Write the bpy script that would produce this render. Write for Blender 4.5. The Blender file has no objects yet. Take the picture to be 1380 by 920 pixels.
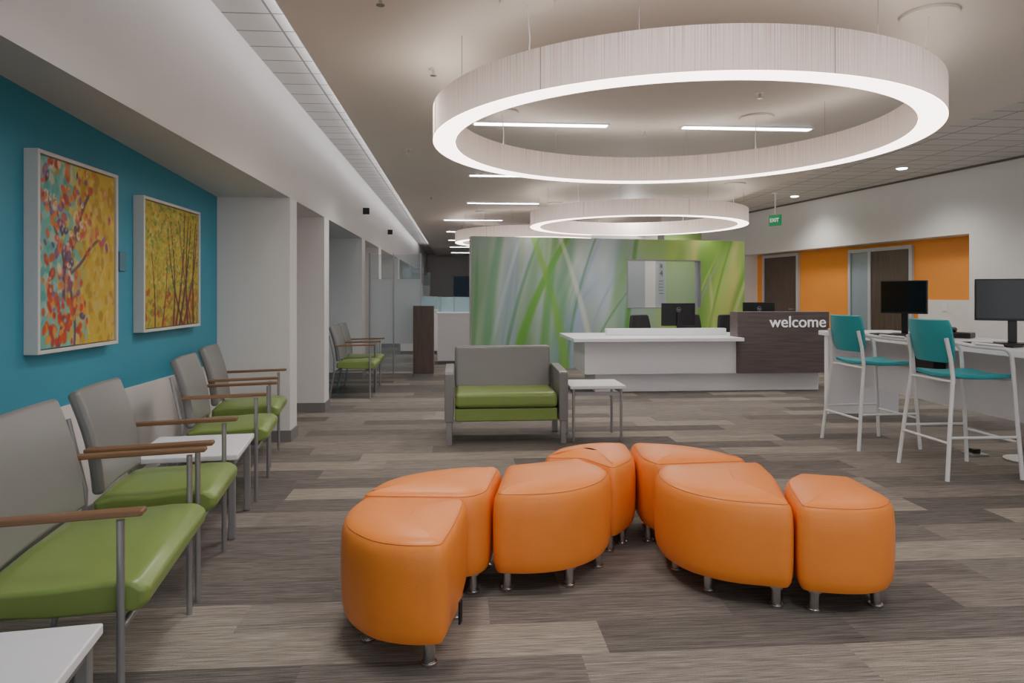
import bpy, math, random
import numpy as np
from mathutils import Vector, Matrix, Euler
random.seed(4); rng=np.random.RandomState(7)
sc=bpy.context.scene
COL=sc.collection

# ------------------------------------------------------------ materials
def lin(c):
    if isinstance(c,str):
        c=c.lstrip('#'); c=[int(c[i:i+2],16)/255 for i in (0,2,4)]
        c=[x/12.92 if x<=.04045 else ((x+.055)/1.055)**2.4 for x in c]
    return (c[0],c[1],c[2],1)
MATS={}
def mat(name,color,rough=.5,metal=0,var=.06,vscale=6,bump=0,bscale=200,emit=None,estr=0,spec=.5,coat=0):
    if name in MATS: return MATS[name]
    m=bpy.data.materials.new(name); m.use_nodes=True
    nt=m.node_tree; b=nt.nodes['Principled BSDF']; c=lin(color)
    b.inputs['Roughness'].default_value=rough; b.inputs['Metallic'].default_value=metal
    b.inputs['Specular IOR Level'].default_value=spec
    b.inputs['Coat Weight'].default_value=coat
    geo=nt.nodes.new('ShaderNodeNewGeometry')
    n=nt.nodes.new('ShaderNodeTexNoise'); n.inputs['Scale'].default_value=vscale; n.inputs['Detail'].default_value=3
    nt.links.new(geo.outputs['Position'],n.inputs['Vector'])
    mx=nt.nodes.new('ShaderNodeMix'); mx.data_type='RGBA'
    mx.inputs[6].default_value=tuple(x*(1-var) for x in c[:3])+(1,)
    mx.inputs[7].default_value=tuple(min(1,x*(1+var)) for x in c[:3])+(1,)
    nt.links.new(n.outputs['Fac'],mx.inputs[0]); nt.links.new(mx.outputs[2],b.inputs['Base Color'])
    if bump:
        n2=nt.nodes.new('ShaderNodeTexNoise'); n2.inputs['Scale'].default_value=bscale; n2.inputs['Detail'].default_value=2
        nt.links.new(geo.outputs['Position'],n2.inputs['Vector'])
        bp=nt.nodes.new('ShaderNodeBump'); bp.inputs['Strength'].default_value=bump; bp.inputs['Distance'].default_value=.01
        nt.links.new(n2.outputs['Fac'],bp.inputs['Height']); nt.links.new(bp.outputs['Normal'],b.inputs['Normal'])
    if emit is not None:
        b.inputs['Emission Color'].default_value=lin(emit); b.inputs['Emission Strength'].default_value=estr
    MATS[name]=m; return m

M_white=mat('white_paint','#dedcda',.55,var=.02)
M_soffit=mat('soffit_paint','#d2cfcc',.5,var=.03,vscale=2)
M_gyp=mat('gypsum_ceiling','#e0d9d0',.6,var=.03,vscale=2)
M_blue=mat('teal_blue_paint','#3f97b0',.55,var=.04,vscale=3)
M_orangewall=mat('orange_paint','#f49a3c',.5,var=.03)
M_wains=mat('wainscot_panel','#e8e3e0',.45,var=.03)
M_base=mat('rubber_baseboard','#7b7a7a',.5)
M_green=mat('green_vinyl','#80964f',.34,var=.05,vscale=10)
M_grey=mat('grey_vinyl','#7f7e7d',.3,var=.04,vscale=10)
M_metal=mat('silver_metal','#a0a0a2',.35,metal=.6,var=.05)
M_chrome=mat('chrome','#d0d0d0',.2,metal=1)
M_lam=mat('white_laminate','#ececf0',.35,var=.01)
M_orange=mat('orange_leather','#f08a38',.38,var=.07,vscale=7,bump=.06,bscale=140,spec=.4)
M_orseam=mat('orange_seam','#c4692a',.5)
M_teal=mat('teal_plastic','#2c9fa8',.4,var=.04)
M_wtube=mat('white_powder_coat','#e8e8e8',.3,var=.01)
M_black=mat('black_plastic','#141416',.35)
M_screen=mat('black_screen','#08090b',.12)
M_dkfab=mat('charcoal_fabric','#2c2c30',.8,bump=.3)
M_signw=mat('sign_white','#f5f5f5',.4,emit='#ffffff',estr=.25)
M_label=mat('black_tag','#101010',.6)
M_silver=mat('pale_picture_frame','#d3d1ce',.4,var=.02)
M_doorframe=mat('door_frame_paint','#b9bcc0',.4)
M_paper=mat('paper_notice','#eef0f2',.7)
M_bluepaper=mat('blue_notice','#2468b8',.6)
M_exit=mat('exit_green','#1c8c5a',.4,emit='#22a868',estr=.25)
M_shadow=mat('shadow_line_paint','#6a6662',.7)

def wood(name,c1,c2,axis,rough=.45,sc_=30):
    m=bpy.data.materials.new(name); m.use_nodes=True; nt=m.node_tree; b=nt.nodes['Principled BSDF']
    tc=nt.nodes.new('ShaderNodeTexCoord'); mp=nt.nodes.new('ShaderNodeMapping')
    s=[sc_]*3; s[axis]=sc_*.06; mp.inputs['Scale'].default_value=s
    n=nt.nodes.new('ShaderNodeTexNoise'); n.inputs['Scale'].default_value=1; n.inputs['Detail'].default_value=5
    r=nt.nodes.new('ShaderNodeValToRGB'); r.color_ramp.elements[0].position=.3; r.color_ramp.elements[1].position=.7
    r.color_ramp.elements[0].color=lin(c1); r.color_ramp.elements[1].color=lin(c2)
    nt.links.new(tc.outputs['Object'],mp.inputs[0]); nt.links.new(mp.outputs[0],n.inputs['Vector'])
    nt.links.new(n.outputs['Fac'],r.inputs[0]); nt.links.new(r.outputs[0],b.inputs['Base Color'])
    b.inputs['Roughness'].default_value=rough
    return m
M_armwood=wood('walnut_arm','#6c4d36','#8f6c4f',0)
M_dkwood=wood('dark_grey_laminate','#51474a','#6a5e5a',0,sc_=40)
M_dkwoodv=wood('dark_wood_door','#4a3d38','#625148',2,sc_=40)

def carpet():
    m=bpy.data.materials.new('plank_carpet'); m.use_nodes=True; nt=m.node_tree; b=nt.nodes['Principled BSDF']; L=nt.links.new
    def N(t,**k):
        n=nt.nodes.new(t)
        for a,v in k.items(): setattr(n,a,v)
        return n
    def Mt(op,a,bb=None):
        n=N('ShaderNodeMath',operation=op)
        for i,v in enumerate((a,bb)):
            if v is None: continue
            if isinstance(v,(int,float)): n.inputs[i].default_value=v
            else: L(v,n.inputs[i])
        return n.outputs[0]
    g=N('ShaderNodeNewGeometry'); s=N('ShaderNodeSeparateXYZ'); L(g.outputs['Position'],s.inputs[0])
    row=Mt('FLOOR',Mt('DIVIDE',s.outputs[1],.25))
    w1=N('ShaderNodeTexWhiteNoise',noise_dimensions='1D'); L(row,w1.inputs['W'])
    xo=Mt('ADD',Mt('DIVIDE',s.outputs[0],1.0),Mt('MULTIPLY',w1.outputs['Value'],5.0))
    col=Mt('FLOOR',xo)
    cb=N('ShaderNodeCombineXYZ'); L(row,cb.inputs[0]); L(col,cb.inputs[1])
    w2=N('ShaderNodeTexWhiteNoise',noise_dimensions='2D'); L(cb.outputs[0],w2.inputs['Vector'])
    r=N('ShaderNodeValToRGB'); r.color_ramp.interpolation='CONSTANT'
    cols=['#746e69','#7c7670','#88817a','#706a66','#948c82','#6a6561','#827b74']
    e=r.color_ramp.elements; e[0].color=lin(cols[0]); e[1].position=1/7; e[1].color=lin(cols[1])
    for i in range(2,7):
        q=e.new(i/7); q.color=lin(cols[i])
    L(w2.outputs['Value'],r.inputs[0])
    def streak(fx,fy,lo,hi):
        cv=N('ShaderNodeCombineXYZ'); L(Mt('MULTIPLY',s.outputs[0],fx),cv.inputs[0]); L(Mt('MULTIPLY',s.outputs[1],fy),cv.inputs[1]); L(Mt('MULTIPLY',w2.outputs['Value'],50.0),cv.inputs[2])
        n=N('ShaderNodeTexNoise'); n.inputs['Scale'].default_value=1; n.inputs['Detail'].default_value=2; n.inputs['Roughness'].default_value=.7
        L(cv.outputs[0],n.inputs['Vector'])
        mr=N('ShaderNodeMapRange'); mr.inputs[1].default_value=.33; mr.inputs[2].default_value=.67; mr.inputs[3].default_value=lo; mr.inputs[4].default_value=hi
        L(n.outputs['Fac'],mr.inputs[0]); return mr.outputs[0]
    n3=N('ShaderNodeTexNoise'); n3.inputs['Scale'].default_value=320; L(g.outputs['Position'],n3.inputs['Vector'])
    mr3=N('ShaderNodeMapRange'); mr3.inputs[1].default_value=.3; mr3.inputs[2].default_value=.7; mr3.inputs[3].default_value=.65; mr3.inputs[4].default_value=1.35; L(n3.outputs['Fac'],mr3.inputs[0])
    f=Mt('MULTIPLY',Mt('MULTIPLY',streak(6,230,.55,1.38),streak(.8,70,.88,1.1)),mr3.outputs[0])
    vm=N('ShaderNodeVectorMath',operation='SCALE'); L(r.outputs[0],vm.inputs[0]); L(f,vm.inputs['Scale'])
    L(vm.outputs[0],b.inputs['Base Color']); b.inputs['Roughness'].default_value=.97; b.inputs['Specular IOR Level'].default_value=.1
    bp=N('ShaderNodeBump'); bp.inputs['Strength'].default_value=.5; bp.inputs['Distance'].default_value=.004; L(n3.outputs['Fac'],bp.inputs['Height']); L(bp.outputs[0],b.inputs['Normal'])
    return m
M_carpet=carpet()

def tiles():
    m=bpy.data.materials.new('acoustic_ceiling_tile'); m.use_nodes=True; nt=m.node_tree; b=nt.nodes['Principled BSDF']; L=nt.links.new
    g=nt.nodes.new('ShaderNodeNewGeometry'); br=nt.nodes.new('ShaderNodeTexBrick')
    br.offset=0; br.inputs['Scale'].default_value=1; br.inputs['Brick Width'].default_value=.6; br.inputs['Row Height'].default_value=.3
    br.inputs['Mortar Size'].default_value=.008
    br.inputs['Color1'].default_value=lin('#dcdad7'); br.inputs['Color2'].default_value=lin('#d4d2ce'); br.inputs['Mortar'].default_value=lin('#86827d')
    L(g.outputs['Position'],br.inputs['Vector']); L(br.outputs['Color'],b.inputs['Base Color']); b.inputs['Roughness'].default_value=.8
    return m
M_tile=tiles()

def attr_mat(name,rough=.6):
    m=bpy.data.materials.new(name); m.use_nodes=True; nt=m.node_tree; b=nt.nodes['Principled BSDF']
    a=nt.nodes.new('ShaderNodeVertexColor'); a.layer_name='paint'; nt.links.new(a.outputs['Color'],b.inputs['Base Color'])
    n=nt.nodes.new('ShaderNodeTexNoise'); n.inputs['Scale'].default_value=90
    bp=nt.nodes.new('ShaderNodeBump'); bp.inputs['Strength'].default_value=.15; bp.inputs['Distance'].default_value=.003
    nt.links.new(n.outputs['Fac'],bp.inputs['Height']); nt.links.new(bp.outputs[0],b.inputs['Normal'])
    b.inputs['Roughness'].default_value=rough
    return m
M_mural=attr_mat('grass_mural_print',.4); M_canvas=attr_mat('painted_canvas',.6)

def emis(name,color,strength):
    m=bpy.data.materials.new(name); m.use_nodes=True; nt=m.node_tree; b=nt.nodes['Principled BSDF']
    b.inputs['Base Color'].default_value=lin(color); b.inputs['Emission Color'].default_value=lin(color); b.inputs['Emission Strength'].default_value=strength
    return m
M_led=emis('led_strip','#f4f6ff',16)
M_diff=emis('ring_diffuser','#ffefe6',6.5)
M_up=emis('ring_up_fill','#fff4ea',2)  # added glow for the ring tops, brightens the ceiling
M_cove=emis('cove_led','#f6f6ff',18)
M_down=emis('downlight_lens','#fff8ee',25)
def shade_mat():
    m=bpy.data.materials.new('string_shade'); m.use_nodes=True; nt=m.node_tree; b=nt.nodes['Principled BSDF']; L=nt.links.new
    tc=nt.nodes.new('ShaderNodeTexCoord'); s=nt.nodes.new('ShaderNodeSeparateXYZ'); L(tc.outputs['Object'],s.inputs[0])
    at=nt.nodes.new('ShaderNodeMath'); at.operation='ARCTAN2'; L(s.outputs[1],at.inputs[0]); L(s.outputs[0],at.inputs[1])
    c=nt.nodes.new('ShaderNodeCombineXYZ')
    mu=nt.nodes.new('ShaderNodeMath'); mu.operation='MULTIPLY'; mu.inputs[1].default_value=230; L(at.outputs[0],mu.inputs[0]); L(mu.outputs[0],c.inputs[0])
    mz=nt.nodes.new('ShaderNodeMath'); mz.operation='MULTIPLY'; mz.inputs[1].default_value=.5; L(s.outputs[2],mz.inputs[0]); L(mz.outputs[0],c.inputs[1])
    n=nt.nodes.new('ShaderNodeTexNoise'); n.inputs['Scale'].default_value=1; n.inputs['Detail'].default_value=3; n.inputs['Roughness'].default_value=.7; L(c.outputs[0],n.inputs['Vector'])
    r=nt.nodes.new('ShaderNodeValToRGB'); r.color_ramp.elements[0].position=.32; r.color_ramp.elements[1].position=.62
    r.color_ramp.elements[0].color=lin('#b9a296'); r.color_ramp.elements[1].color=lin('#f6e2d6'); L(n.outputs['Fac'],r.inputs[0])
    L(r.outputs[0],b.inputs['Base Color']); L(r.outputs[0],b.inputs['Emission Color']); b.inputs['Roughness'].default_value=.8
    mr=nt.nodes.new('ShaderNodeMapRange'); mr.inputs[1].default_value=0; mr.inputs[2].default_value=.24; mr.inputs[3].default_value=.72; mr.inputs[4].default_value=.34
    L(s.outputs[2],mr.inputs[0]); L(mr.outputs[0],b.inputs['Emission Strength'])
    return m
M_shade=shade_mat()
def glass(name,color,alpha,rough=.1):
    m=bpy.data.materials.new(name); m.use_nodes=True; nt=m.node_tree; b=nt.nodes['Principled BSDF']
    b.inputs['Base Color'].default_value=lin(color); b.inputs['Roughness'].default_value=rough; b.inputs['Alpha'].default_value=alpha
    return m
M_glass=glass('clear_glass','#a8c4ca',.2,.05); M_frost=glass('frosted_glass','#d5dfe2',.6,.35)

# ------------------------------------------------------------ mesh helpers
class B:
    def __init__(s): s.v=[]; s.f=[]
    def add(s,v,f):
        o=len(s.v); s.v+=[tuple(x) for x in v]; s.f+=[tuple(i+o for i in q) for q in f]; return s
    def box(s,x0,x1,y0,y1,z0,z1,rot=None,c=None):
        v=[Vector((x,y,z)) for z in (z0,z1) for x,y in ((x0,y0),(x1,y0),(x1,y1),(x0,y1))]
        if rot is not None:
            c=Vector(c) if c is not None else Vector(((x0+x1)/2,(y0+y1)/2,(z0+z1)/2))
            v=[c+rot@(p-c) for p in v]
        return s.add(v,[(0,3,2,1),(4,5,6,7),(0,1,5,4),(1,2,6,5),(2,3,7,6),(3,0,4,7)])
    def tube(s,pts,r,n=10,sx=1,sy=1,caps=True):
        pts=[Vector(p) for p in pts]; rings=[]; up=None
        rs=r if isinstance(r,(list,tuple)) else [r]*len(pts)
        for i,p in enumerate(pts):
            t=(pts[min(i+1,len(pts)-1)]-pts[max(i-1,0)]).normalized()
            if up is None:
                up=Vector((0,0,1)) if abs(t.z)<.9 else Vector((0,1,0))
            a=t.cross(up).normalized(); b=a.cross(t).normalized(); up=b
            rings.append([p+a*math.cos(2*math.pi*k/n)*rs[i]*sx+b*math.sin(2*math.pi*k/n)*rs[i]*sy for k in range(n)])
        v=[q for R in rings for q in R]; f=[]
        for i in range(len(pts)-1):
            for k in range(n):
                f.append((i*n+k,i*n+(k+1)%n,(i+1)*n+(k+1)%n,(i+1)*n+k))
        if caps: f.append(tuple(reversed(range(n)))); f.append(tuple((len(pts)-1)*n+k for k in range(n)))
        return s.add(v,f)
    def cyl(s,x,y,z0,z1,r,n=20,r2=None):
        r2=r if r2 is None else r2
        v=[(x+r*math.cos(2*math.pi*k/n),y+r*math.sin(2*math.pi*k/n),z0) for k in range(n)]+[(x+r2*math.cos(2*math.pi*k/n),y+r2*math.sin(2*math.pi*k/n),z1) for k in range(n)]
        f=[(k,(k+1)%n,n+(k+1)%n,n+k) for k in range(n)]+[tuple(reversed(range(n))),tuple(range(n,2*n))]
        return s.add(v,f)
    def sheet(s,rows,th):
        nr,nc=len(rows),len(rows[0]); A=[];C=[]
        for i in range(nr):
            for j in range(nc):
                du=rows[i][min(j+1,nc-1)]-rows[i][max(j-1,0)]; dv=rows[min(i+1,nr-1)][j]-rows[max(i-1,0)][j]
                nn=du.cross(dv).normalized()*th/2
                A.append(rows[i][j]+nn); C.append(rows[i][j]-nn)
        o=nr*nc; f=[]
        for i in range(nr-1):
            for j in range(nc-1):
                a=i*nc+j; f.append((a,a+1,a+nc+1,a+nc)); f.append((o+a,o+a+nc,o+a+nc+1,o+a+1))
        for j in range(nc-1):
            f.append((j,o+j,o+j+1,j+1)); a=(nr-1)*nc+j; f.append((a,a+1,o+a+1,o+a))
        for i in range(nr-1):
            a=i*nc; f.append((a,a+nc,o+a+nc,o+a)); a=i*nc+nc-1; f.append((a,o+a,o+a+nc,a+nc))
        return s.add(A+C,f)
    def obj(s,name,m,parent=None,smooth=False,bevel=0,seg=3,subd=0,loc=None,rotz=0,**props):
        me=bpy.data.meshes.new(name); me.from_pydata(s.v,[],s.f); me.update()
        import bmesh
        bm=bmesh.new(); bm.from_mesh(me); bmesh.ops.recalc_face_normals(bm,faces=bm.faces); bm.to_mesh(me); bm.free()
        me.materials.append(m)
        o=bpy.data.objects.new(name,me); COL.objects.link(o)
        if smooth or bevel:
            for p in me.polygons: p.use_smooth=True
        if bevel:
            bv=o.modifiers.new('bevel','BEVEL'); bv.width=bevel; bv.segments=seg; bv.limit_method='ANGLE'; bv.angle_limit=.6; bv.harden_normals=True
        if subd:
            sd=o.modifiers.new('sub','SUBSURF'); sd.levels=subd; sd.render_levels=subd
        if smooth and not bevel and not subd:
            try:
                me.set_sharp_from_angle(angle=.7)
            except Exception: pass
        if parent: o.parent=parent
        if loc is not None: o.location=loc
        o.rotation_euler.z=rotz
        for k,v in props.items(): o[k]=v
        return o
def thing(name,label,cat,loc=(0,0,0),rotz=0,group=None):
    e=bpy.data.objects.new(name,None); e.empty_display_size=.1; COL.objects.link(e)
    e.location=loc; e.rotation_euler.z=rotz; e['label']=label; e['category']=cat
    if group: e['group']=group
    return e
def dup(root,loc,rotz=None,label=None):
    r=root.copy(); COL.objects.link(r); r.location=loc
    if rotz is not None: r.rotation_euler.z=rotz
    if label: r['label']=label
    def rec(a,b):
        for ch in list(a.children):
            c=ch.copy(); c.parent=b; COL.objects.link(c); rec(ch,c)
    rec(root,r); return r
def struct(b,name,m,**k):
    return b.obj(name,m,kind='structure',**k)
def text_mesh(txt,name,m,parent,size,loc,rot,extr=.004,off=0,align='CENTER'):
    cu=bpy.data.curves.new('t','FONT'); cu.body=txt; cu.size=size; cu.extrude=extr; cu.offset=off; cu.align_x=align; cu.align_y='CENTER'
    t=bpy.data.objects.new('t',cu); COL.objects.link(t); bpy.context.view_layer.update()
    me=bpy.data.meshes.new_from_object(t.evaluated_get(bpy.context.evaluated_depsgraph_get()))
    bpy.data.objects.remove(t); me.materials.clear(); me.materials.append(m)
    o=bpy.data.objects.new(name,me); COL.objects.link(o); o.parent=parent; o.location=loc; o.rotation_euler=rot
    return o

# ------------------------------------------------------------ camera
cam=bpy.data.cameras.new('camera'); co=bpy.data.objects.new('camera',cam); COL.objects.link(co)
co.location=(0,0,1.32); co.rotation_euler=(math.pi/2,0,math.radians(-4.3)); cam.lens=930/1380*36; cam.sensor_width=36; cam.shift_y=-65/1380
cam.clip_start=.05
sc.camera=co

# ------------------------------------------------------------ room shell
struct(B().box(-4,10,-5,32,-.1,0),'floor',M_carpet)
struct(B().box(-1.06,4.9,-4,32,3.0,3.03),'ceiling',M_gyp)
struct(B().box(-1.6,-.85,-4,32,3.1,3.2),'ceiling',M_tile)
struct(B().box(-.87,-.85,-4,32,3.03,3.1),'trim_20',M_gyp)
struct(B().box(4.9,10,-4,32,3.08,3.2),'ceiling',M_tile)
v=[(-2.3,-4,0.71),(-2.14,-4,.71),(-2.14,6.27,.71),(-2.3,6.27,.71),(-2.3,-4,2.8),(-2.14,-4,2.8),(-2.14,6.27,2.2),(-2.3,6.27,2.2)]
F6=[(0,3,2,1),(4,5,6,7),(0,1,5,4),(1,2,6,5),(2,3,7,6),(3,0,4,7)]
struct(B().add(v,F6),'wall_left',M_blue)
struct(B().box(-2.3,-2.13,-4,6.27,0,.71),'wall_left_wainscot',M_wains)
zi=lambda y: 2.17+.0586*(6.27-y)
v=[(-2.4,-4,zi(-4)),(-1.51,-4,2.17),(-1.51,6.27,2.17),(-2.4,6.27,2.17),(-2.4,-4,3.2),(-1.51,-4,3.2),(-1.51,6.27,3.2),(-2.4,6.27,3.2)]
struct(B().add(v,F6).box(-2.4,-1.51,6.27,32,2.17,3.2),'wall_left_soffit',M_soffit)
struct(B().box(-2.13,-2.118,-4,6.27,0,.1),'baseboard_left',M_base)
piers=[(6.27,6.53),(7.83,8.1),(10.8,11.15),(13.0,13.4),(17,17.4),(21,21.4)]
for i,(a,b) in enumerate(piers):
    struct(B().box(-2.3,-1.51,a,b,0,2.17),'wall_left_pier',M_white)
    struct(B().box(-2.118,-1.498,a-.012,b+.012,0,.1),'baseboard_left',M_base)
struct(B().box(-2.4,-2.3,6.53,7.83,0,2.17),'wall_left_recess',M_white)
struct(B().box(-2.3,-2.14,8.1,10.8,0,2.17),'wall_left_recess',M_blue)
struct(B().box(-2.4,-2.3,11.15,32,0,2.17),'wall_left_recess',M_white)
struct(B().box(-4,10,32,32.1,0,3.2),'wall_far',M_wains)
struct(B().box(-2.3,-2.27,6.7,7.65,0,2.05),'door_4',M_doorframe)
b=B()
for k in range(6): b.box(-2.4+2.1*k,-2.3+2.1*k,-4.1,-4.0,0,3.2)
b.box(-2.4,8.3,-4.1,-4,0,.1); struct(b,'fill_opening_mullions',M_metal)  # unseen rear opening, added to let world light in as frontal fill
RA=math.atan(.15); RX=8.745
def R(b,name,m,**k): return struct(b,name,m,loc=(RX,0,0),rotz=RA,**k)
R(B().box(-.33,.2,-4.5,16,2.15,3.08),'wall_right_soffit',M_white)
R(B().box(-.33,.2,-4.5,9.23,0,2.15),'wall_right',M_white)
R(B().box(-.345,-.33,-4.5,15.2,3.05,3.08),'trim_1',M_shadow)  # dark strip painted as the shadow line under the tile ceiling
R(B().box(0,.2,9.23,16,0,2.15),'wall_right_recess',M_orangewall)
R(B().box(-.02,0,9.23,10.45,0,1.22),'wall_right_wainscot',M_wains)
R(B().box(-.345,-.33,-4.5,9.23,0,.1),'baseboard_right',M_base)
def door(n,y0,y1,top,side=None):
    R(B().box(-.05,.01,y0,y0+.06,0,top).box(-.05,.01,y1-.06,y1,0,top).box(-.05,.01,y0+.06,y1-.06,top-.06,top),'trim_%d'%(n+1),M_doorframe)
    d1=y1-.06 if side is None else y1-side
    R(B().box(-.03,.0,y0+.06,d1,0,top-.06),'door_%d'%n,M_dkwoodv)
    R(B().tube([(-.03,y0+.12,1.0),(-.08,y0+.12,1.0),(-.08,y0+.24,1.0)],.01),'trim_%d'%(n+5),M_metal,smooth=True)
    if side:
        R(B().box(-.05,.01,d1,d1+.06,0,top-.06).box(-.05,.01,d1+.06,y1-.06,.0,.12),'trim_%d'%(n+3),M_doorframe)
        R(B().box(-.02,-.01,d1+.06,y1-.06,.12,top-.06),'window_1',mat('sidelight_glass','#8f9da6',.1))
door(1,13.43,14.66,2.13); door(2,10.55,12.0,2.09,side=.55)
struct(B().box(4.4,7.6,14.75,14.9,0,3.2),'wall_back',M_white)
struct(B().box(1.2,4.4,16.5,16.6,0,3.2),'wall_back_center',M_white)
struct(B().box(.9,1.2,16.5,32,0,3.2),'wall_corridor',M_wains)

# ------------------------------------------------------------ paint functions
def s2l(a): return np.where(a<=.04045,a/12.92,((a+.055)/1.055)**2.4)
def hexc(h): h=h.lstrip('#'); return np.array([int(h[i:i+2],16)/255 for i in (0,2,4)])
def smooth(e0,e1,x):
    t=np.clip((x-e0)/(e1-e0),0,1); return t*t*(3-2*t)
def vnoise(U,V,fu,fv,seed):
    r=np.random.RandomState(seed); g=r.rand(int(fv)+3,int(fu)+3)
    x=U*fu; y=V*fv; i=x.astype(int); j=y.astype(int); a=x-i; b=y-j; a=a*a*(3-2*a); b=b*b*(3-2*b)
    return g[j,i]*(1-a)*(1-b)+g[j,i+1]*a*(1-b)+g[j+1,i]*(1-a)*b+g[j+1,i+1]*a*b
def grid_obj(name,m,w,h,nu,nv,img,parent,loc,rot,hole=None):
    us=np.linspace(0,w,nu+1); vs=np.linspace(0,h,nv+1)
    verts=[(u,0,v) for v in vs for u in us]; faces=[]
    for j in range(nv):
        vm=(vs[j]+vs[j+1])/2
        for i in range(nu):
            um=(us[i]+us[i+1])/2
            if hole and hole[0]<um<hole[1] and hole[2]<vm<hole[3]: continue
            a=j*(nu+1)+i; faces.append((a,a+1,a+nu+2,a+nu+1))
    me=bpy.data.meshes.new(name); me.from_pydata(verts,[],faces)
    ca=me.color_attributes.new('paint','FLOAT_COLOR','POINT')
    c=np.ones((nv+1,nu+1,4),dtype=np.float32); c[...,:3]=s2l(np.clip(img,0,1)); ca.data.foreach_set('color',c.ravel())
    me.materials.append(m); o=bpy.data.objects.new(name,me); COL.objects.link(o)
    if parent: o.parent=parent
    o.location=loc; o.rotation_euler=rot
    return o

# mural: out-of-focus grass
WL=5.175; WH=2.29; WAng=math.atan2(.82,5.11); HO=(2.825,4.28,1.05,1.925)
nu,nv=500,220
U,V=np.meshgrid(np.linspace(0,1,nu+1),np.linspace(0,1,nv+1))
A=WL/WH; X=U*A
img=np.zeros(U.shape+(3,))
stops=[(0,'#7fa682'),(.06,'#95ac98'),(.15,'#a8b5b0'),(.27,'#adbcb8'),(.38,'#a0b890'),(.47,'#c0d0d4'),(.56,'#b8ccc4'),(.66,'#9fc07c'),(.76,'#96be58'),(.86,'#b2cc7c'),(.93,'#8ab852'),(1,'#69a048')]
sh=U+.12*(V-.5)+.08*(vnoise(U,V,6,4,3)-.5)
for k in range(3): img[...,k]=np.interp(sh,[s[0] for s in stops],[hexc(s[1])[k] for s in stops])
low=(1-smooth(0,.6,V))[...,None]; img=img*(1-.35*low)+hexc('#8aa456')*.35*low
def blade(x0,x1,bend,w,c,al,soft,y1=1.3):
    global img
    t=np.clip((V+.1)/(y1+.1),0,1); xc=x0+(x1-x0)*t**1.0+bend*t*t
    wt=w*(1-.6*t)
    m=1-smooth(wt*(1-soft),wt*(1+soft)+.01,np.abs(X-xc))
    m=m*(1-smooth(y1-.25,y1,V))*al
    img=img*(1-m[...,None])+hexc(c)*m[...,None]
cool=['#8aa3b2','#abb6cc','#6f9c7a','#bccdd2','#84ac70','#9aaac8','#5f9466','#cbd8d0','#7aa864']
warm=['#8cc04c','#b0d06c','#62a23e','#d2dc9c','#a09fc6','#5a9a44','#bcd078','#d8cc7c','#94b8a8']
for i in range(64):
    x0=rng.rand()*A*1.2-.2; pal=cool if x0<A*.55 else warm
    blade(x0,x0+(rng.rand()-.2)*.3,(rng.rand()-.3)*.45,.02+.075*rng.rand(),pal[rng.randint(9)],.3+.28*rng.rand(),.9,.8+.7*rng.rand())
for i in range(26):
    x0=rng.rand()*A*1.1-.1; pal=cool if x0<A*.5 else warm
    blade(x0,x0+(rng.rand()-.25)*.35,(rng.rand()-.25)*.5,.006+.016*rng.rand(),pal[rng.randint(9)],.45+.25*rng.rand(),.6,.6+.9*rng.rand())
blade(.30,.55,.40,.034,'#64a63a',.85,.4); blade(.74,.62,-.28,.030,'#7cb248',.75,.5)
blade(.10,.14,.14,.045,'#5a9864',.6,.65); blade(.98,.78,-.22,.02,'#dbe6c8',.55,.6); blade(.55,.60,.1,.034,'#60a250',.6,.55)
def onfw(s,n): return (.19+s*math.cos(WAng)-n*math.sin(WAng),11.72+s*math.sin(WAng)+n*math.cos(WAng),0)
FW=dict(loc=(.19,11.72,0),rotz=WAng)
struct(B().box(0,HO[0],0,.2,0,WH).box(HO[1],WL,0,.2,0,WH).box(HO[0],HO[1],0,.2,0,HO[2]).box(HO[0],HO[1],0,.2,HO[3],WH),'wall_feature',M_white,**FW)
mu=grid_obj('wall_mural',M_mural,WL,WH,nu,nv,img,None,(.19+.006*math.sin(WAng),11.72-.006,0),(0,0,WAng),hole=HO)
mu['label']='large printed mural of blurred green grass blades covering partition wall'; mu['category']='mural'
b=B(); t=.014
b.box(HO[0],HO[0]+t,-.01,.2,HO[2],HO[3]).box(HO[1]-t,HO[1],-.01,.2,HO[2],HO[3]).box(HO[0]+t,HO[1]-t,-.01,.2,HO[2],HO[2]+t).box(HO[0]+t,HO[1]-t,-.01,.2,HO[3]-t,HO[3])
struct(b,'window_2',M_metal,**FW)
struct(B().box(HO[0]+t,HO[1]-t,.08,.09,HO[2]+t,HO[3]-t),'window_3',M_glass,**FW)
M_bk1=mat('back_office_grey','#a2a4a9',.5); M_bk2=mat('back_office_green','#8fae66',.5); M_bk3=mat('back_office_dark','#5c5a56',.5)
struct(B().box(HO[0]-.3,HO[0]+.80,1.0,1.05,0,2.6),'wall_back_partition',M_bk1,**FW)
struct(B().box(HO[0]+.80,HO[0]+1.40,1.7,1.75,0,2.6),'wall_back_partition',M_wains,**FW)
struct(B().box(HO[0]+1.40,HO[0]+1.55,1.7,1.75,0,2.6),'wall_back_partition',M_bk3,**FW)
struct(B().box(HO[0]+1.55,HO[0]+2.4,1.7,1.75,0,2.6),'wall_back_partition',M_bk2,**FW)
l=bpy.data.lights.new('back_office_lamp','POINT'); l.energy=18; l.shadow_soft_size=.1; o=bpy.data.objects.new('back_office_lamp',l); COL.objects.link(o); o.location=onfw(3.2,.6)[:2]+(2.7,)
ws=thing('wayfinding_sign','pale wayfinding column with floor number and directory lines','sign',onfw(3.87,.8),WAng)
B().box(-.09,.10,0,.06,0,2.3).obj('panel',M_doorframe,ws,bevel=.004)
text_mesh('a',"lettering",M_black,ws,.14,(.0,-.008,1.86),(math.pi/2,0,0))
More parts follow.
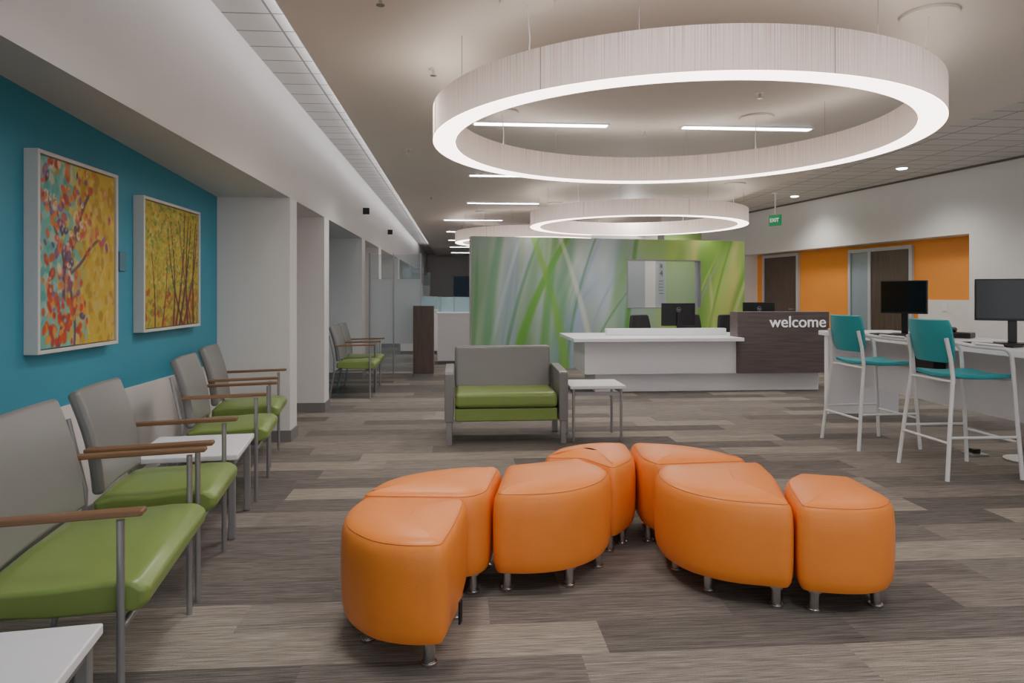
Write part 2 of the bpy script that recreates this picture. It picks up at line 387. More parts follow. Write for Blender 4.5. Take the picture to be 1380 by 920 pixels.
text_mesh('4',"lettering",M_black,ws,.16,(.0,-.008,1.70),(math.pi/2,0,0))
for k in range(5): B().box(-.05,.05,-.006,0,1.55-.06*k,1.562-.06*k).obj('directory_line',M_black,ws)

# ------------------------------------------------------------ paintings
def dab(im,Xg,Yg,x,y,a,b_,th,c,al=.9,soft=.25):
    dx=Xg-x; dy=Yg-y; u=(dx*math.cos(th)+dy*math.sin(th))/a; v=(-dx*math.sin(th)+dy*math.cos(th))/b_
    m=(1-smooth(1-soft,1+soft,np.sqrt(u*u+v*v)))[...,None]*al
    return im*(1-m)+hexc(c)*m
def painting1():
    nu,nv=150,190; U,V=np.meshgrid(np.linspace(0,1,nu+1),np.linspace(0,1,nv+1)); r=np.random.RandomState(3)
    im=np.zeros(U.shape+(3,)); m=smooth(.36,.5,U+.25*(vnoise(U,V,5,6,1)-.5))[...,None]
    im[:]=hexc('#6fb0a6')*(1-m)+hexc('#c8ac3c')*m
    for i in range(420):
        x,y=r.rand(),r.rand(); left=x<.36+.1*r.randn()
        p=['#84c0b4','#4fa099','#a0c4ac','#6ab4ac','#cfc09a'] if left else ['#cba934','#b88e28','#d9c25c','#a98630','#c9b46c']
        im=dab(im,U,V,x,y,.02+.03*r.rand(),.015+.02*r.rand(),r.rand()*3,p[r.randint(5)],.75)
    for (x0,y0,x1,y1,w) in [(.22,0,.35,.55,.02),(.35,.5,.62,.85,.014),(.3,.4,.12,.8,.013),(.42,.0,.38,.45,.015),(.38,.4,.75,.6,.01)]:
        for t in np.linspace(0,1,26): im=dab(im,U,V,x0+(x1-x0)*t+.02*math.sin(t*6),y0+(y1-y0)*t,w,w*1.3,0,'#6b4a5a',.9)
    for i in range(170):
        x=np.clip(.26+.17*r.randn(),0,1); y=.15+.85*r.rand()
        if r.rand()<.3: x=np.clip(.5+.25*r.randn(),0,1); y=.55+.45*r.rand()
        p=['#c8562a','#b8402c','#d87c36','#7c4c7a','#544060','#dccca8','#c8644e','#8c5c90','#d08c50']
        s=.016+.026*r.rand(); im=dab(im,U,V,x,y,s,s*(.5+.3*r.rand()),r.rand()*3,p[r.randint(9)],.92,.25)
        im=dab(im,U,V,x+.006,y+.006,s*.4,s*.3,r.rand()*3,p[r.randint(9)],.6,.4)
    for i in range(70):
        im=dab(im,U,V,.05+.55*r.rand(),.02+.25*r.rand(),.03*r.rand()+.012,.02,r.rand()*3,['#c84c26','#b83a2a','#d99438','#84b0a0'][r.randint(4)],.9)
    return nu,nv,im
def painting2():
    nu,nv=150,170; U,V=np.meshgrid(np.linspace(0,1,nu+1),np.linspace(0,1,nv+1)); r=np.random.RandomState(9)
    im=np.zeros(U.shape+(3,)); im[:]=hexc('#b9a83a')
    for i in range(650):
        x,y=r.rand(),r.rand()
        p=['#cbb845','#98a03a','#80963c','#b89632','#d2c26a','#6f8840'] if y>.3 else ['#98943a','#728438','#a87a2c','#b8602c','#80803a','#9c482c']
        im=dab(im,U,V,x,y,.012+.03*r.rand(),.008+.012*r.rand(),r.rand()*3,p[r.randint(6)],.8)
    def trunk(x0,y0,x1,y1,bend,w,c):
        nonlocal im
        for t in np.linspace(0,1,40): im=dab(im,U,V,x0+(x1-x0)*t+bend*math.sin(t*math.pi),y0+(y1-y0)*t,w*(1-.75*t)+.003,.016,0,c,.9)
    for (x0,x1,y1,bd,w) in [(.55,.72,.95,.04,.02),(.62,.85,.9,.03,.02),(.7,.97,.8,.05,.022),(.78,.8,.95,-.04,.018),(.9,.95,.9,-.03,.02),(.5,.45,.85,.05,.013),(.68,.4,.8,-.05,.013),(.3,.38,.6,.03,.009),(.18,.12,.6,.02,.008),(.85,.6,.9,-.02,.01)]:
        trunk(x0,0,x1,y1,bd,w,['#6a2f30','#7c3a34','#54302c'][r.randint(3)])
    for i in range(260):
        x,y=r.rand(),.35+.65*r.rand(); im=dab(im,U,V,x,y,.008+.012*r.rand(),.006+.008*r.rand(),r.rand()*3,['#cdbc50','#87983e','#64803a','#b87c2e','#56722f'][r.randint(5)],.85)
    return nu,nv,im
def framed(label,Y0,Y1,z0,z1,pf):
    w=Y1-Y0; h=z1-z0
    r=thing('framed_painting',label,'painting',(-2.14,Y0,z0))
    f=.02
    B().box(0,.07,0,f,0,h).box(0,.07,w-f,w,0,h).box(0,.07,f,w-f,0,f).box(0,.07,f,w-f,h-f,h).obj('picture_frame',M_silver,r,bevel=.003)
    nu,nv,im=pf(); c=grid_obj('canvas',M_canvas,w-2*f-.01,h-2*f-.01,nu,nv,im,r,(.058,f+.005,f+.005),(0,0,math.pi/2))
    B().box(0,.05,f+.006,w-f-.006,f+.006,h-f-.006).obj('backing_board',M_silver,r)
framed('abstract blossom painting in turquoise and yellow, pale frame, blue wall',3.56,4.36,1.015,2.035,painting1)
framed('painting of dark red trees in yellow-green foliage, pale frame',4.70,5.69,1.06,1.965,painting2)
pl=thing('wall_placard','small grey-blue artwork label plate on blue wall','label plate',(-2.14,4.50,1.46)); B().box(0,.012,0,.08,0,.12).obj('plate',mat('placard','#4d7f93',.4),pl,bevel=.003)
framed('partly hidden orange and yellow painting on recess wall',8.35,9.0,1.15,1.8,painting1)

# ------------------------------------------------------------ ring lamps
def ring(loc):
    r=thing('ring_pendant_lamp','large glowing ring pendant lamp with pale string shade','pendant lamp',loc,0,'ring pendant lamps')
    n=160; ro,ri,h=1.8,1.635,.24
    b=B(); v=[];f=[]
    for k in range(n):
        a=2*math.pi*k/n; c,s=math.cos(a),math.sin(a)
        v+=[(ro*c,ro*s,.004),(ro*c,ro*s,h),(ri*c,ri*s,h),(ri*c,ri*s,.004)]
    for k in range(n):
        p=k*4;q=((k+1)%n)*4
        f+=[(p,q,q+1,p+1),(p+2,q+2,q+3,p+3)]
    b.add(v,f).obj('lamp_shade',M_shade,r,smooth=True)
    def annulus(z0,z1,name,m):
        v=[];f=[]
        for k in range(n):
            a=2*math.pi*k/n; c,s=math.cos(a),math.sin(a)
            v+=[((ro-.004)*c,(ro-.004)*s,z0),((ri+.004)*c,(ri+.004)*s,z0),((ri+.004)*c,(ri+.004)*s,z1),((ro-.004)*c,(ro-.004)*s,z1)]
        for k in range(n):
            p=k*4;q=((k+1)%n)*4; f+=[(p,p+1,q+1,q),(p+2,p+3,q+3,q+2),(p+1,p+2,q+2,q+1),(p+3,p,q,q+3)]
        B().add(v,f).obj(name,m,r,smooth=True)
    annulus(.003,.02,'diffuser',M_diff); annulus(h-.03,h-.012,'added_up_glow',M_up)  # upper annulus is an added ceiling fill, unseen from below
    for a in (100,190,280,350,40,150,230):
        a=math.radians(a); c,s=math.cos(a),math.sin(a)
        B().tube([((ro+.001)*c,(ro+.001)*s,.005),((ro+.001)*c,(ro+.001)*s,h)],.0025,6).obj('shade_seam',mat('shade_seam','#b9a59c',.7),r)
    ctop=3.0-loc[2]
    for k in range(8):
        a=math.pi/8+k*math.pi/4; x,y=1.72*math.cos(a),1.72*math.sin(a)
        B().tube([(x,y,h-.02),(x,y,ctop)],.002,6).obj('cable',M_metal,r)
    for k in range(4):
        a=math.pi/4+k*math.pi/2; x,y=1.72*math.cos(a),1.72*math.sin(a)
        B().cyl(x,y,ctop-.02,ctop,.16,28).obj('ceiling_canopy',M_gyp,r,bevel=.004)
        B().tube([(x,y,ctop-.02),(x*.985,y*.985,ctop-.2),(x*.99,y*.99,h-.02)],.004,6).obj('power_cord',M_wtube,r)
    return r
rg=ring((1.6,5.17,2.44)); dup(rg,(2.98,11.5,2.44)); dup(rg,(1.69,15.4,2.44))
ll=thing('linear_ceiling_light','slim rectangular recessed LED strip light glowing white in ceiling','ceiling light',(.8,6.8,3.0),0,'linear ceiling lights')
B().box(-.68,.68,-.05,.05,-.012,0).obj('trim_frame',M_wtube,ll); B().box(-.66,.66,-.04,.04,-.018,-.012).obj('diffuser',M_led,ll)
for y in (6.8,9.8,12.8,15.8,18.8,21.8,25,28.5,3.0,-.5,-3):
    for x in ((.8,2.9) if y<14 else (.3,)):
        if (x,y)!=(.8,6.8): dup(ll,(x,y,3.0))
cv=thing('cove_light','LED strip hidden in ceiling cove washing the tiles','ceiling light',(-1.0,11,3.03),0)
B().box(-.012,.012,-14,14,0,.03).obj('led_strip',M_cove,cv)
dl=thing('recessed_downlight','small round recessed downlight glowing in tile ceiling','ceiling light',(6.0,12.0,3.08),0,'recessed downlights')
B().cyl(0,0,-.02,0,.09,24).obj('trim_ring',M_wtube,dl,bevel=.004); B().cyl(0,0,-.026,-.02,.065,24).obj('lens',M_down,dl)
DL=[(6.0,12.0),(6.15,9.2),(6.3,6.8),(6.5,4.2),(6.5,1.5)]
for p in DL[1:]: dup(dl,(p[0],p[1],3.08))
def lamp(x,y,e,z=2.96,ss=2.4):
    l=bpy.data.lights.new('downlight_or_fill_spot','SPOT'); l.energy=e; l.spot_size=ss; l.spot_blend=.8; l.shadow_soft_size=.25; l.color=(1,.965,.92)
    o=bpy.data.objects.new('downlight_or_fill_spot',l); COL.objects.link(o); o.location=(x,y,z)
for p in DL: lamp(p[0],p[1],95,3.0)
for p in [(-.3,2.6),(-.3,5.0),(-.6,8.2),(1.2,1.2),(3.4,1.6),(3.6,8.2),(1.4,8.4),(4.5,13.6),(2.6,10.6)]: lamp(p[0],p[1],118)  # added fill spots, no fixtures at these points
for p in [(-.4,13),(-.3,18),(-.3,25)]: lamp(p[0],p[1],90)  # corridor fill spots, also added without fixtures
sp=thing('fire_sprinkler','small chrome fire sprinkler head on ceiling','sprinkler',(-.45,3.95,3.003),0,'fire sprinklers')
B().cyl(0,0,-.011,0,.035,16).obj('escutcheon',M_wtube,sp); B().cyl(0,0,-.05,-.008,.01,10).cyl(0,0,-.055,-.05,.025,12).obj('sprinkler_head',M_chrome,sp)
for p in [(-.2,5.2),(2.5,5.6),(1.9,7.0),(-.6,8.1),(3.6,8.6),(-.5,12)]: dup(sp,(p[0],p[1],3.003))
ex=thing('exit_sign','green EXIT sign hanging from ceiling on a short stem','exit sign',(5.5,11.7,2.50),math.radians(-62))
B().box(-.12,.12,-.02,.02,0,.19).obj('sign_panel',M_exit,ex,bevel=.006); B().cyl(0,0,.19,.58,.012,10).cyl(0,0,.56,.58,.06,16).obj('stem',M_wtube,ex)
text_mesh('EXIT','lettering',M_signw,ex,.09,(0,-.023,.095),(math.pi/2,0,0),off=.002)

# ------------------------------------------------------------ waiting chairs (local: facing +x)
def chair(w,loc,rot,label,group='waiting chairs with wooden arms'):
    r=thing('waiting_chair',label,'chair',loc,rot,group); hw=w/2
    prof=[(-.22,.385),(-.22,.445),(-.15,.458),(0,.458),(.15,.468),(.235,.465),(.272,.438),(.27,.395),(.24,.372),(0,.37)]
    b=B(); n=len(prof); ys=[-hw+.012,-hw+.03,0,hw-.03,hw-.012]; v=[]
    for yi,y in enumerate(ys):
        for (x,z) in prof:
            cx,cz=.03,.41; k=.93 if yi in(0,4) else 1
            v.append((cx+(x-cx)*k if yi in (0,4) else x,y,cz+(z-cz)*k+(.006 if yi==2 and z>.42 else 0)))
    f=[]
    for i in range(4):
        for k in range(n): f.append((i*n+k,i*n+(k+1)%n,(i+1)*n+(k+1)%n,(i+1)*n+k))
    f.append(tuple(range(n))); f.append(tuple(4*n+k for k in reversed(range(n))))
    b.add(v,f).obj('seat',M_green,r,smooth=True,bevel=.012,seg=3)
    rows=[]
    for i in range(9):
        t=i/8; z=.47+.435*t; x=-.195-.10*t+.02*math.sin(t*math.pi)
        rows.append([Vector((x-.02*(1-(2*j/8-1)**2),-hw+.02+(w-.04)*j/8,z)) for j in range(9)])
    B().sheet(rows,.05).obj('backrest',M_grey,r,smooth=True,bevel=.02,seg=4)
    for s in (-1,1):
        y=s*(hw+.005)
        B().tube([(.20,y,0),(.20,y,.655)],.0115,12).obj('leg',M_metal,r,smooth=True)
        B().tube([(-.30,y,0),(-.24,y,.35),(-.235,y,.5),(-.30,y,.8)],.0115,12).obj('leg',M_metal,r,smooth=True)
        b=B(); x0,x1=-.235,.265; pts=[(x0,.658),(x1,.668),(x1,.686),(x0,.676)]
        vv=[(p[0],y-.026,p[1]) for p in pts]+[(p[0],y+.026,p[1]) for p in pts]
        b.add(vv,[(0,1,5,4),(1,2,6,5),(2,3,7,6),(3,0,4,7),(3,2,1,0),(4,5,6,7)]).obj('armrest',M_armwood,r,bevel=.006,seg=3)
    B().tube([(.20,-hw,.335),(.20,hw,.335)],.012,10).tube([(-.24,-hw,.335),(-.24,hw,.335)],.012,10).tube([(-.24,-hw*.7,.345),(.20,-hw*.7,.345)],.01,8).tube([(-.24,hw*.7,.345),(.20,hw*.7,.345)],.01,8).obj('seat_frame',M_metal,r,smooth=True)
    return r
R8=math.radians(8)
lb='grey and green waiting chair with wooden arms, '
chair(.82,(-1.25,2.49,0),R8,'extra-wide '+lb+'by blue wall')
c=chair(.57,(-1.36,3.31,0),R8,lb+'beside white table')
dup(c,(-1.53,4.75,0),R8,lb+'under tree painting'); dup(c,(-1.68,5.62,0),R8,lb+'next to white pier')
dup(c,(-1.32,9.0,0),0,lb+'in wall recess'); dup(c,(-1.34,9.66,0),0,lb+'farther inside recess')

def table(loc,rot,w,d,h,label,leg=.035):
    r=thing('side_table',label,'table',loc,rot,'white side tables')
    B().box(-d/2,d/2,-w/2,w/2,h-.03,h).obj('table_top',M_lam,r,bevel=.006)
    for sx in(-1,1):
        for sy in (-1,1):
            x=sx*(d/2-.035); y=sy*(w/2-.035)
            B().box(x-leg/2,x+leg/2,y-leg/2,y+leg/2,0,h-.03).obj('leg',M_metal,r,bevel=.006)
    b=B()
    for sy in(-1,1): b.box(-d/2+.05,d/2-.05,sy*(w/2-.035)-.01,sy*(w/2-.035)+.01,h-.09,h-.06)
    for sx in(-1,1): b.box(sx*(d/2-.035)-.01,sx*(d/2-.035)+.01,-w/2+.05,w/2-.05,h-.07,h-.04)
    b.obj('apron_rail',M_metal,r)
    return r
table((-1.155,1.545,0),R8,.6,.54,.46,'white-topped side table with silver legs beside wide chair')
table((-1.49,4.03,0),R8,.58,.54,.46,'white-topped side table with silver legs between green chairs')
table((1.22,6.27,0),0,.46,.5,.5,'white square side table beside green loveseat',leg=.022)

# ------------------------------------------------------------ loveseat (facing -y)
lv=thing('loveseat','upholstered loveseat with grey back and arms, green seat','sofa',(.405,6.3,0),0)
B().box(-.45,.45,-.31,.26,.32,.455).obj('seat_cushion',M_green,lv,bevel=.04,seg=5)
B().box(-.45,.45,-.285,.28,.20,.315).obj('seat_rail',M_green,lv,bevel=.015)
rows=[]
for i in range(9):
    t=i/8; z=.42+.40*t; y=.22+.09*t
    rows.append([Vector((-.455+.91*j/8,y-.012*(1-(2*j/8-1)**2),z)) for j in range(9)])
B().sheet(rows,.09).obj('backrest',M_grey,lv,smooth=True,bevel=.035,seg=5)
for s in (-1,1):
    v0,v1=sorted((s*.46,s*.54))
    pts=[(-.31,.20),(.32,.20),(.34,.62),(.25,.655),(-.29,.635),(-.31,.62)]
    b=B(); n=len(pts); v=[(v0,p[0],p[1]) for p in pts]+[(v1,p[0],p[1]) for p in pts]
    b.add(v,[(k,(k+1)%n,n+(k+1)%n,n+k) for k in range(n)]+[tuple(reversed(range(n))),tuple(range(n,2*n))]).obj('armrest',M_grey,lv,bevel=.01,seg=3)
    for y in (-.27,.27): B().box(s*.5-.025,s*.5+.025,y-.03,y+.03,0,.21).obj('leg',M_metal,lv,bevel=.005)

# ------------------------------------------------------------ ottomans
def rounded(poly,rad):
    n=len(poly); out=[]
    for i in range(n):
        p0,p1,p2=Vector(poly[i-1]),Vector(poly[i]),Vector(poly[(i+1)%n])
        a=(p0-p1); b=(p2-p1); ang=a.angle(b)
        q=rad/math.tan(ang/2) if ang<2.2 else .48*min(a.length,b.length)
        q=min(q,.48*a.length,.48*b.length)
        s=p1+a.normalized()*q; e=p1+b.normalized()*q
        for k in range(7):
            t=k/6; out.append(s*(1-t)**2+p1*2*t*(1-t)+e*t*t)
    return out
def ottoman(poly,feet,label,tag=False):
    cx=sum(p[0] for p in poly)/len(poly); cy=sum(p[1] for p in poly)/len(poly)
    P=rounded([(p[0]-cx,p[1]-cy) for p in poly],.045)
    L=[0]; n0=len(P)
    for i in range(n0): L.append(L[-1]+(P[(i+1)%n0]-P[i]).length)
    N=96; Q=[]; j=0
    for k in range(N):
        d=L[-1]*k/N
        while L[j+1]<d: j+=1
        t=(d-L[j])/max(1e-9,L[j+1]-L[j]); Q.append(P[j].lerp(P[(j+1)%n0],t))
    P=Q; n=N
    area=sum(P[i].x*P[(i+1)%n].y-P[(i+1)%n].x*P[i].y for i in range(n))
    sg=1 if area>0 else -1
    NR=[]
    for i in range(n):
        t=P[(i+2)%n]-P[i-2]; NR.append(Vector((t.y,-t.x)).normalized()*sg)
    r=thing('ottoman_segment',label,'ottoman',(cx,cy,0),0,'orange leather ottoman segments')
    prof=[(.100,-.055),(.093,-.032),(.098,-.014),(.115,-.004),(.145,.002),(.20,.005),(.27,.006),(.34,.006),(.40,.002),(.425,-.005),(.442,-.016),(.453,-.032),(.460,-.055)]
    v=[];f=[]
    for (z,o) in prof: v+=[(P[i].x+NR[i].x*o,P[i].y+NR[i].y*o,z) for i in range(n)]
    top=[(P[i].x+NR[i].x*-.055,P[i].y+NR[i].y*-.055) for i in range(n)]
    for (z,k) in [(.467,.8),(.472,.55),(.475,.25)]: v+=[(p[0]*k,p[1]*k,z) for p in top]
    m=len(prof)+3
    for i in range(m-1):
        for k in range(n): f.append((i*n+k,i*n+(k+1)%n,(i+1)*n+(k+1)%n,(i+1)*n+k))
    f.append(tuple(reversed(range(n)))); f.append(tuple((m-1)*n+k for k in range(n)))
    B().add(v,f).obj('cushion',M_orange,r,smooth=True)
    pts=[(P[i].x-NR[i].x*.016,P[i].y-NR[i].y*.016,.4422) for i in range(n)]; pts+=pts[:2]
    B().tube(pts,.0015,6,caps=False).obj('seam_piping',M_orseam,r,smooth=True)
    for (x,y) in feet:
        x-=cx;y-=cy
        B().cyl(x,y,0,.014,.029,20).cyl(x,y,.014,.11,.022,20).cyl(x,y,.082,.096,.034,20).obj('leg',M_chrome,r,smooth=True,bevel=.002)
    if tag:
        p=Vector(tag)-Vector((cx,cy)); 
        B().box(p.x-.002,p.x+.028,p.y-.004,p.y+.003,.13,.21,rot=Matrix.Rotation(math.radians(75),3,'Z')).obj('label_tag',M_label,r)
    return r
lo='orange leather wedge ottoman with chrome feet, '
ottoman([(-.055,2.40),(.0,2.66),(.032,2.945),(-.42,3.0),(-.47,2.80),(-.435,2.60),(-.31,2.45),(-.18,2.40)],[(-.11,2.47),(-.35,2.66),(-.02,2.82),(-.32,2.9)],lo+'black tag on corner',tag=(-.012,2.50))
ottoman([(.05,2.96),(.128,3.04),(.165,3.25),(.212,3.47),(.0,3.475),(-.2,3.40),(-.36,3.26),(-.44,3.015)],[(.055,3.05),(.12,3.33),(-.3,3.08)],lo+'wedged between two others')
ottoman([(.143,3.00),(.30,2.975),(.46,3.00),(.60,3.09),(.70,3.22),(.748,3.375),(.625,3.615),(.226,3.49)],[(.21,3.07),(.49,3.09),(.66,3.29),(.3,3.42)],lo+'bulging curved side')
ottoman([(.762,3.385),(.940,3.60),(.968,3.95),(.83,3.985),(.68,3.95),(.54,3.86),(.43,3.64),(.635,3.625)],[(.85,3.59),(.76,3.49),(.88,3.86),(.6,3.78)],lo+'at the row bend')
ottoman([(.953,3.59),(1.0,3.46),(1.27,3.48),(1.52,3.50),(1.45,3.68),(1.33,3.82),(1.18,3.92),(.983,3.965)],[(1.0,3.61),(1.06,3.54),(1.35,3.6),(1.06,3.86)],lo+'touching the bend segment')
ottoman([(1.01,3.44),(.94,3.30),(.93,3.12),(.99,2.95),(1.12,2.83),(1.372,2.745),(1.43,2.95),(1.50,3.15),(1.555,3.46),(1.27,3.46)],[(1.03,3.22),(1.10,2.99),(1.33,2.82),(1.45,3.3)],lo+'with broad rounded side')
ottoman([(1.39,2.735),(1.50,2.69),(1.64,2.67),(1.75,2.70),(1.84,2.79),(1.86,3.15),(1.63,3.24),(1.515,3.14),(1.445,2.93)],[(1.47,2.77),(1.75,2.79),(1.6,3.12)],lo+'closing the row')

# ------------------------------------------------------------ reception desk
rd=thing('reception_desk','white reception desk with low counter, raised ledge and white base','desk',(0,9,0))
B().box(1.46,3.72,-.2,1.1,.69,.735).obj('counter_top',M_lam,rd,bevel=.004)
B().box(1.64,3.69,.0,.9,.25,.69).obj('body',M_lam,rd)
B().box(3.69,5.0,.22,.9,.25,.695).obj('body',M_lam,rd)
B().box(1.80,4.9,.12,.9,0,.25).obj('plinth',M_lam,rd,bevel=.004)
B().box(2.02,3.72,.42,.52,.735,.83).obj('raised_ledge',M_lam,rd,bevel=.004)
B().box(3.72,5.0,.2,1.1,.695,.735).obj('work_surface',M_lam,rd)
B().box(3.69,4.96,-.05,.215,.25,1.07).obj('transaction_panel',M_dkwood,rd,bevel=.003,label='dark wood-grain front panel')
text_mesh('welcome','lettering',M_signw,rd,.215,(4.52,-.058,.93),(math.pi/2,0,0),extr=.006,off=.0)

def monitor(loc,rot,label,w=.5,h=.31,bot=.20,logo=False):
    r=thing('computer_monitor',label,'monitor',loc,rot,'black computer monitors')  # screen faces -y
    B().box(-w/2,w/2,-.018,.018,bot,bot+h).obj('housing',M_black,r,bevel=.006)
    B().box(-w/2+.012,w/2-.012,-.0205,-.0175,bot+.02,bot+h-.012).obj('screen',M_screen,r)
    B().box(-.03,.03,.018,.045,.012,bot+h*.6).obj('stand',M_black,r,bevel=.004); B().box(-.12,.12,-.07,.12,0,.014).obj('stand_base',M_black,r,bevel=.004)
    if logo:
        g_=mat('monitor_mark','#9a9aa0',.4)
        B().tube([( .032*math.cos(a),.0195,bot+h*.72+.032*math.sin(a)) for a in [k*math.pi/12 for k in range(25)]],.002,6).obj('logo',g_,r)
        text_mesh('hp','logo',g_,r,.045,(0,.019,bot+h*.72),(math.pi/2,0,math.pi),extr=.001)
    return r
monitor((3.17,9.85,.736),math.pi+.02,'black monitor showing its back on white reception desk',w=.5,h=.33,bot=.11,logo=True)
monitor((4.38,9.85,.736),math.pi+.02,'black monitor behind dark welcome panel',w=.48,h=.33,bot=.12,logo=True)

def office_chair(loc,rot):
    r=thing('office_chair','dark grey upholstered office chair behind reception desk','chair',loc,rot,'office chairs')
    rows=[]
    for i in range(7):
        t=i/6; rows.append([Vector(((-.2+.4*j/6)*(1-.25*t*t),.2+.05*t+.04*(1-(j/3-1)**2),.55+.42*t)) for j in range(7)])
    B().sheet(rows,.06).obj('backrest',M_dkfab,r,smooth=True,bevel=.025,seg=3)
    B().box(-.24,.24,-.26,.2,.42,.5).obj('seat',M_dkfab,r,bevel=.03)
    b=B().cyl(0,0,.08,.42,.025)
    for k in range(5):
        a=k*2*math.pi/5; b.tube([(0,0,.09),(.27*math.cos(a),.27*math.sin(a),.06)],.018,8); b.cyl(.27*math.cos(a),.27*math.sin(a),0,.05,.025,12)
    b.obj('base',M_black,r); B().box(-.015,.015,.2,.23,.44,.62).obj('back_support',M_black,r)
    return r
oc=office_chair((2.95,10.75,0),.2); dup(oc,(3.72,10.95,0),-.3); dup(oc,(4.42,10.75,0),.3)

# ------------------------------------------------------------ high counter
hc=thing('bar_counter','long white bar-height computer counter with panel end','counter',(4.0,5.2,0))
B().box(0,.85,-2.4,2.25,.855,.905).obj('counter_top',M_lam,hc,bevel=.005)
B().box(.02,.83,2.08,2.16,0,.855).obj('end_panel',M_lam,hc,bevel=.003)
B().box(.42,.46,-2.35,2.08,.30,.855).obj('modesty_panel',mat('speckled_panel','#e6e6ea',.5,var=.12,vscale=90),hc)
for y in (-.1,-1.9): B().cyl(.44,y,0,.02,.16,28).cyl(.44,y,.02,.30,.035,16).obj('pedestal',M_chrome,hc,bevel=.003)
monitor((4.40,6.55,.907),math.radians(-50),'black computer monitor on white bar counter',w=.42,h=.33,bot=.21)
monitor((4.45,5.25,.907),math.radians(-32),'wide black computer monitor on white counter nearer stool',w=.52,h=.34,bot=.19)
def keyboard(loc,rot):
    r=thing('keyboard','slim black computer keyboard lying on white counter','keyboard',loc,rot,'keyboards')
    B().box(-.21,.21,-.07,.07,0,.015).obj('case',M_black,r,bevel=.004)
    b=B()
    for i in range(4):
        for j in range(13): b.box(-.2+.031*j,-.2+.031*j+.026,-.06+.031*i,-.06+.031*i+.026,.015,.02)
    k=b.obj('keys',mat('key_plastic','#2a2a2e',.5),r); k['kind']='stuff'
    return r
kb=keyboard((4.17,6.4,.906),math.radians(-75)); dup(kb,(4.17,5.15,.906),math.radians(-70))
ph=thing('desk_phone','black desk telephone with handset on white counter','telephone',(4.65,6.1,.906),math.radians(-50))
B().box(-.1,.1,-.1,.1,0,.05).obj('phone_body',M_black,ph,bevel=.01); B().tube([(-.07,-.09,.07),(-.075,0,.085),(-.07,.09,.07)],[.025,.015,.025],10).obj('handset',M_black,ph,smooth=True)
cpu=thing('computer_tower','small black computer mounted under white counter','computer',(4.28,6.1,.574),0)
B().box(0,.12,-.15,.15,.0,.28).obj('case',M_black,cpu,bevel=.008)
fo=thing('floor_outlet','silver floor power outlet box beside pedestal','outlet',(4.2,5.35,0),0); B().box(-.07,.07,-.07,.07,0,.015).obj('cover_plate',M_metal,fo,bevel=.004); B().box(-.03,.03,-.03,.03,.015,.05).obj('plug',M_black,fo,bevel=.004)

# ------------------------------------------------------------ bar stools (facing +x)
def stool(loc,rot,label):
    r=thing('bar_stool',label,'stool',loc,rot,'teal bar stools')
    for s in(-1,1):
        B().tube([(.27,s*.27,0),(.24,s*.255,.45),(.215,s*.25,.80),(.205,s*.25,.87),(.185,s*.25,.905),(.15,s*.25,.925),(.05,s*.25,.935),(-.1,s*.245,.95),(-.2,s*.22,.97)],.0145,12).obj('front_leg',M_wtube,r,smooth=True)
        B().tube([(.13,s*.25,.945),(-.08,s*.247,.965)],.02,10,sx=1.1,sy=.6).obj('armrest',M_wtube,r,smooth=True)
        B().tube([(-.29,s*.27,0),(-.25,s*.245,.4),(-.215,s*.225,.72),(-.225,s*.215,.86),(-.255,s*.21,1.0)],.0145,12).obj('rear_leg',M_wtube,r,smooth=True)
    B().tube([(.257,-.26,.26),(.257,.26,.26)],.01,8).tube([(-.265,-.255,.26),(-.265,.255,.26)],.01,8).tube([(.257,-.262,.30),(-.262,-.255,.30)],.01,8).tube([(.257,.262,.30),(-.262,.255,.30)],.01,8).obj('footrest',M_wtube,r,smooth=True)
    for x in (.225,-.215): B().tube([(x,-.24,.69),(x,.24,.69)],.01,8).obj('seat_rail',M_wtube,r,smooth=True)
    rows=[]
    for i in range(9):
        t=i/8; x=-.2+.46*t
        rows.append([Vector((x,(-.215+.43*j/8)*(1.0 if 0<i<8 else .93),.722-.018*math.sin(t*math.pi)+.016*(j/4-1)**2-.03*max(0,t-.8)*5*.4)) for j in range(9)])
    B().sheet(rows,.03).obj('seat',M_teal,r,smooth=True,bevel=.01,seg=3)
    rows=[]
    for i in range(9):
        t=i/8; z=.82+.31*t; k=1-.12*(2*t-1)**4
        rows.append([Vector((-.245-.05*t+.06*(j/4-1)**2,(-.235+.47*j/8)*k*(.93+.07*t),z)) for j in range(9)])
    B().sheet(rows,.022).obj('backrest',M_teal,r,smooth=True,bevel=.008,seg=3)
    return r
s1=stool((3.70,4.87,0),0,'teal bar stool with white tube frame at larger monitor')
dup(s1,(3.60,5.82,0),.05,'teal bar stool with white tube frame beside counter end')

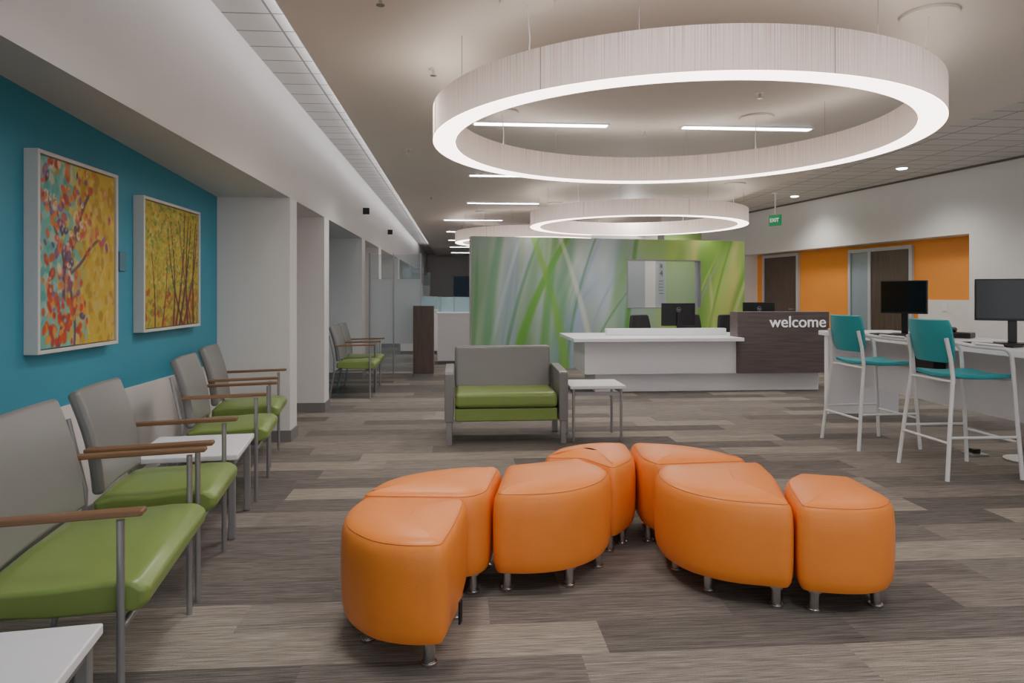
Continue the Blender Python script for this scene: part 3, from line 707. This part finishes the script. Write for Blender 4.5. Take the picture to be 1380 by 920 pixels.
# ------------------------------------------------------------ corridor side
def partition(x,y,ws_,top=1.95):
    g=thing('glass_partition','clear glass partition with frosted band and metal posts','partition',(x,y,0),0,'glass partitions')
    cx=0; B().box(-.03,0,-.01,.02,0,top+.02).obj('post',M_metal,g)
    for w_ in ws_:
        B().box(cx,cx+w_,0,.010,.04,top).obj('glass_panel',M_glass,g); B().box(cx,cx+w_,-.004,-.001,.5,1.55).obj('frosted_band',M_frost,g)
        B().box(cx+w_,cx+w_+.02,-.01,.02,0,top+.02).obj('post',M_metal,g); cx+=w_+.02
    return g
partition(-1.45,11.35,[.36,.42])
bc=thing('end_cabinet','low dark wood-grain end cabinet beside glass partition','cabinet',(-.58,11.12,0)); B().box(-.16,.16,-.15,.15,.05,1.12).obj('body',M_dkwoodv,bc,bevel=.004); B().box(-.15,.15,-.14,.14,0,.05).obj('plinth',M_base,bc)
def checkin(x,y,w_):
    wc=thing('check_in_counter','white check-in counter with low frosted glass screen','counter',(x,y,0))
    B().box(0,w_,0,.6,.06,.92).obj('body',M_lam,wc); B().box(-.02,w_+.02,-.02,.62,.92,.96).obj('counter_top',M_lam,wc,bevel=.004); B().box(.02,w_-.02,.04,.56,0,.06).obj('plinth',M_base,wc)
    B().box(0,w_,.3,.31,.96,1.25).obj('glass_screen',mat('blue_glass','#9fc0c8',.2),wc)
    for k in range(2): B().box(.05+.25*k,.05+.25*k+.012,.29,.32,.96,1.27).obj('screen_post',M_metal,wc)
checkin(-.42,12.9,.6)
checkin(-1.3,15.2,.8)
partition(-1.45,17.6,[.5]); partition(-1.45,21.5,[.5])
struct(B().box(-.3,.5,31.9,31.99,0,2.1),'door_3',mat('blue_door','#5f83a0',.4))
for i,(yy) in enumerate((10.9,14.6)):
    q=thing('blade_sign','small dark blade sign projecting from soffit','sign',(-1.51,yy,2.55)); B().box(0,.10,-.01,.01,0,.1).obj('sign_panel',M_black,q)
nt_=thing('wall_notice','blue and white paper notices pinned on white wall','notice',(6.05,14.75,1.3)); B().box(0,.18,-.01,0,.0,.28).obj('paper',M_paper,nt_); B().box(0,.18,-.014,0,.32,.55).obj('paper',M_bluepaper,nt_)
sw=thing('light_switch','white light switch plate on wall','switch',(RX-math.sin(RA)*9.9-.02*math.cos(RA),math.cos(RA)*9.9,1.05),RA); B().box(-.012,0,0,.08,0,.12).obj('plate',M_wtube,sw,bevel=.003); B().box(-.018,-.012,.03,.05,.04,.08).obj('rocker',M_wtube,sw)

w=bpy.data.worlds.new('world'); sc.world=w; w.use_nodes=True; w.node_tree.nodes['Background'].inputs[0].default_value=(.95,.97,1,1); w.node_tree.nodes['Background'].inputs[1].default_value=1.5
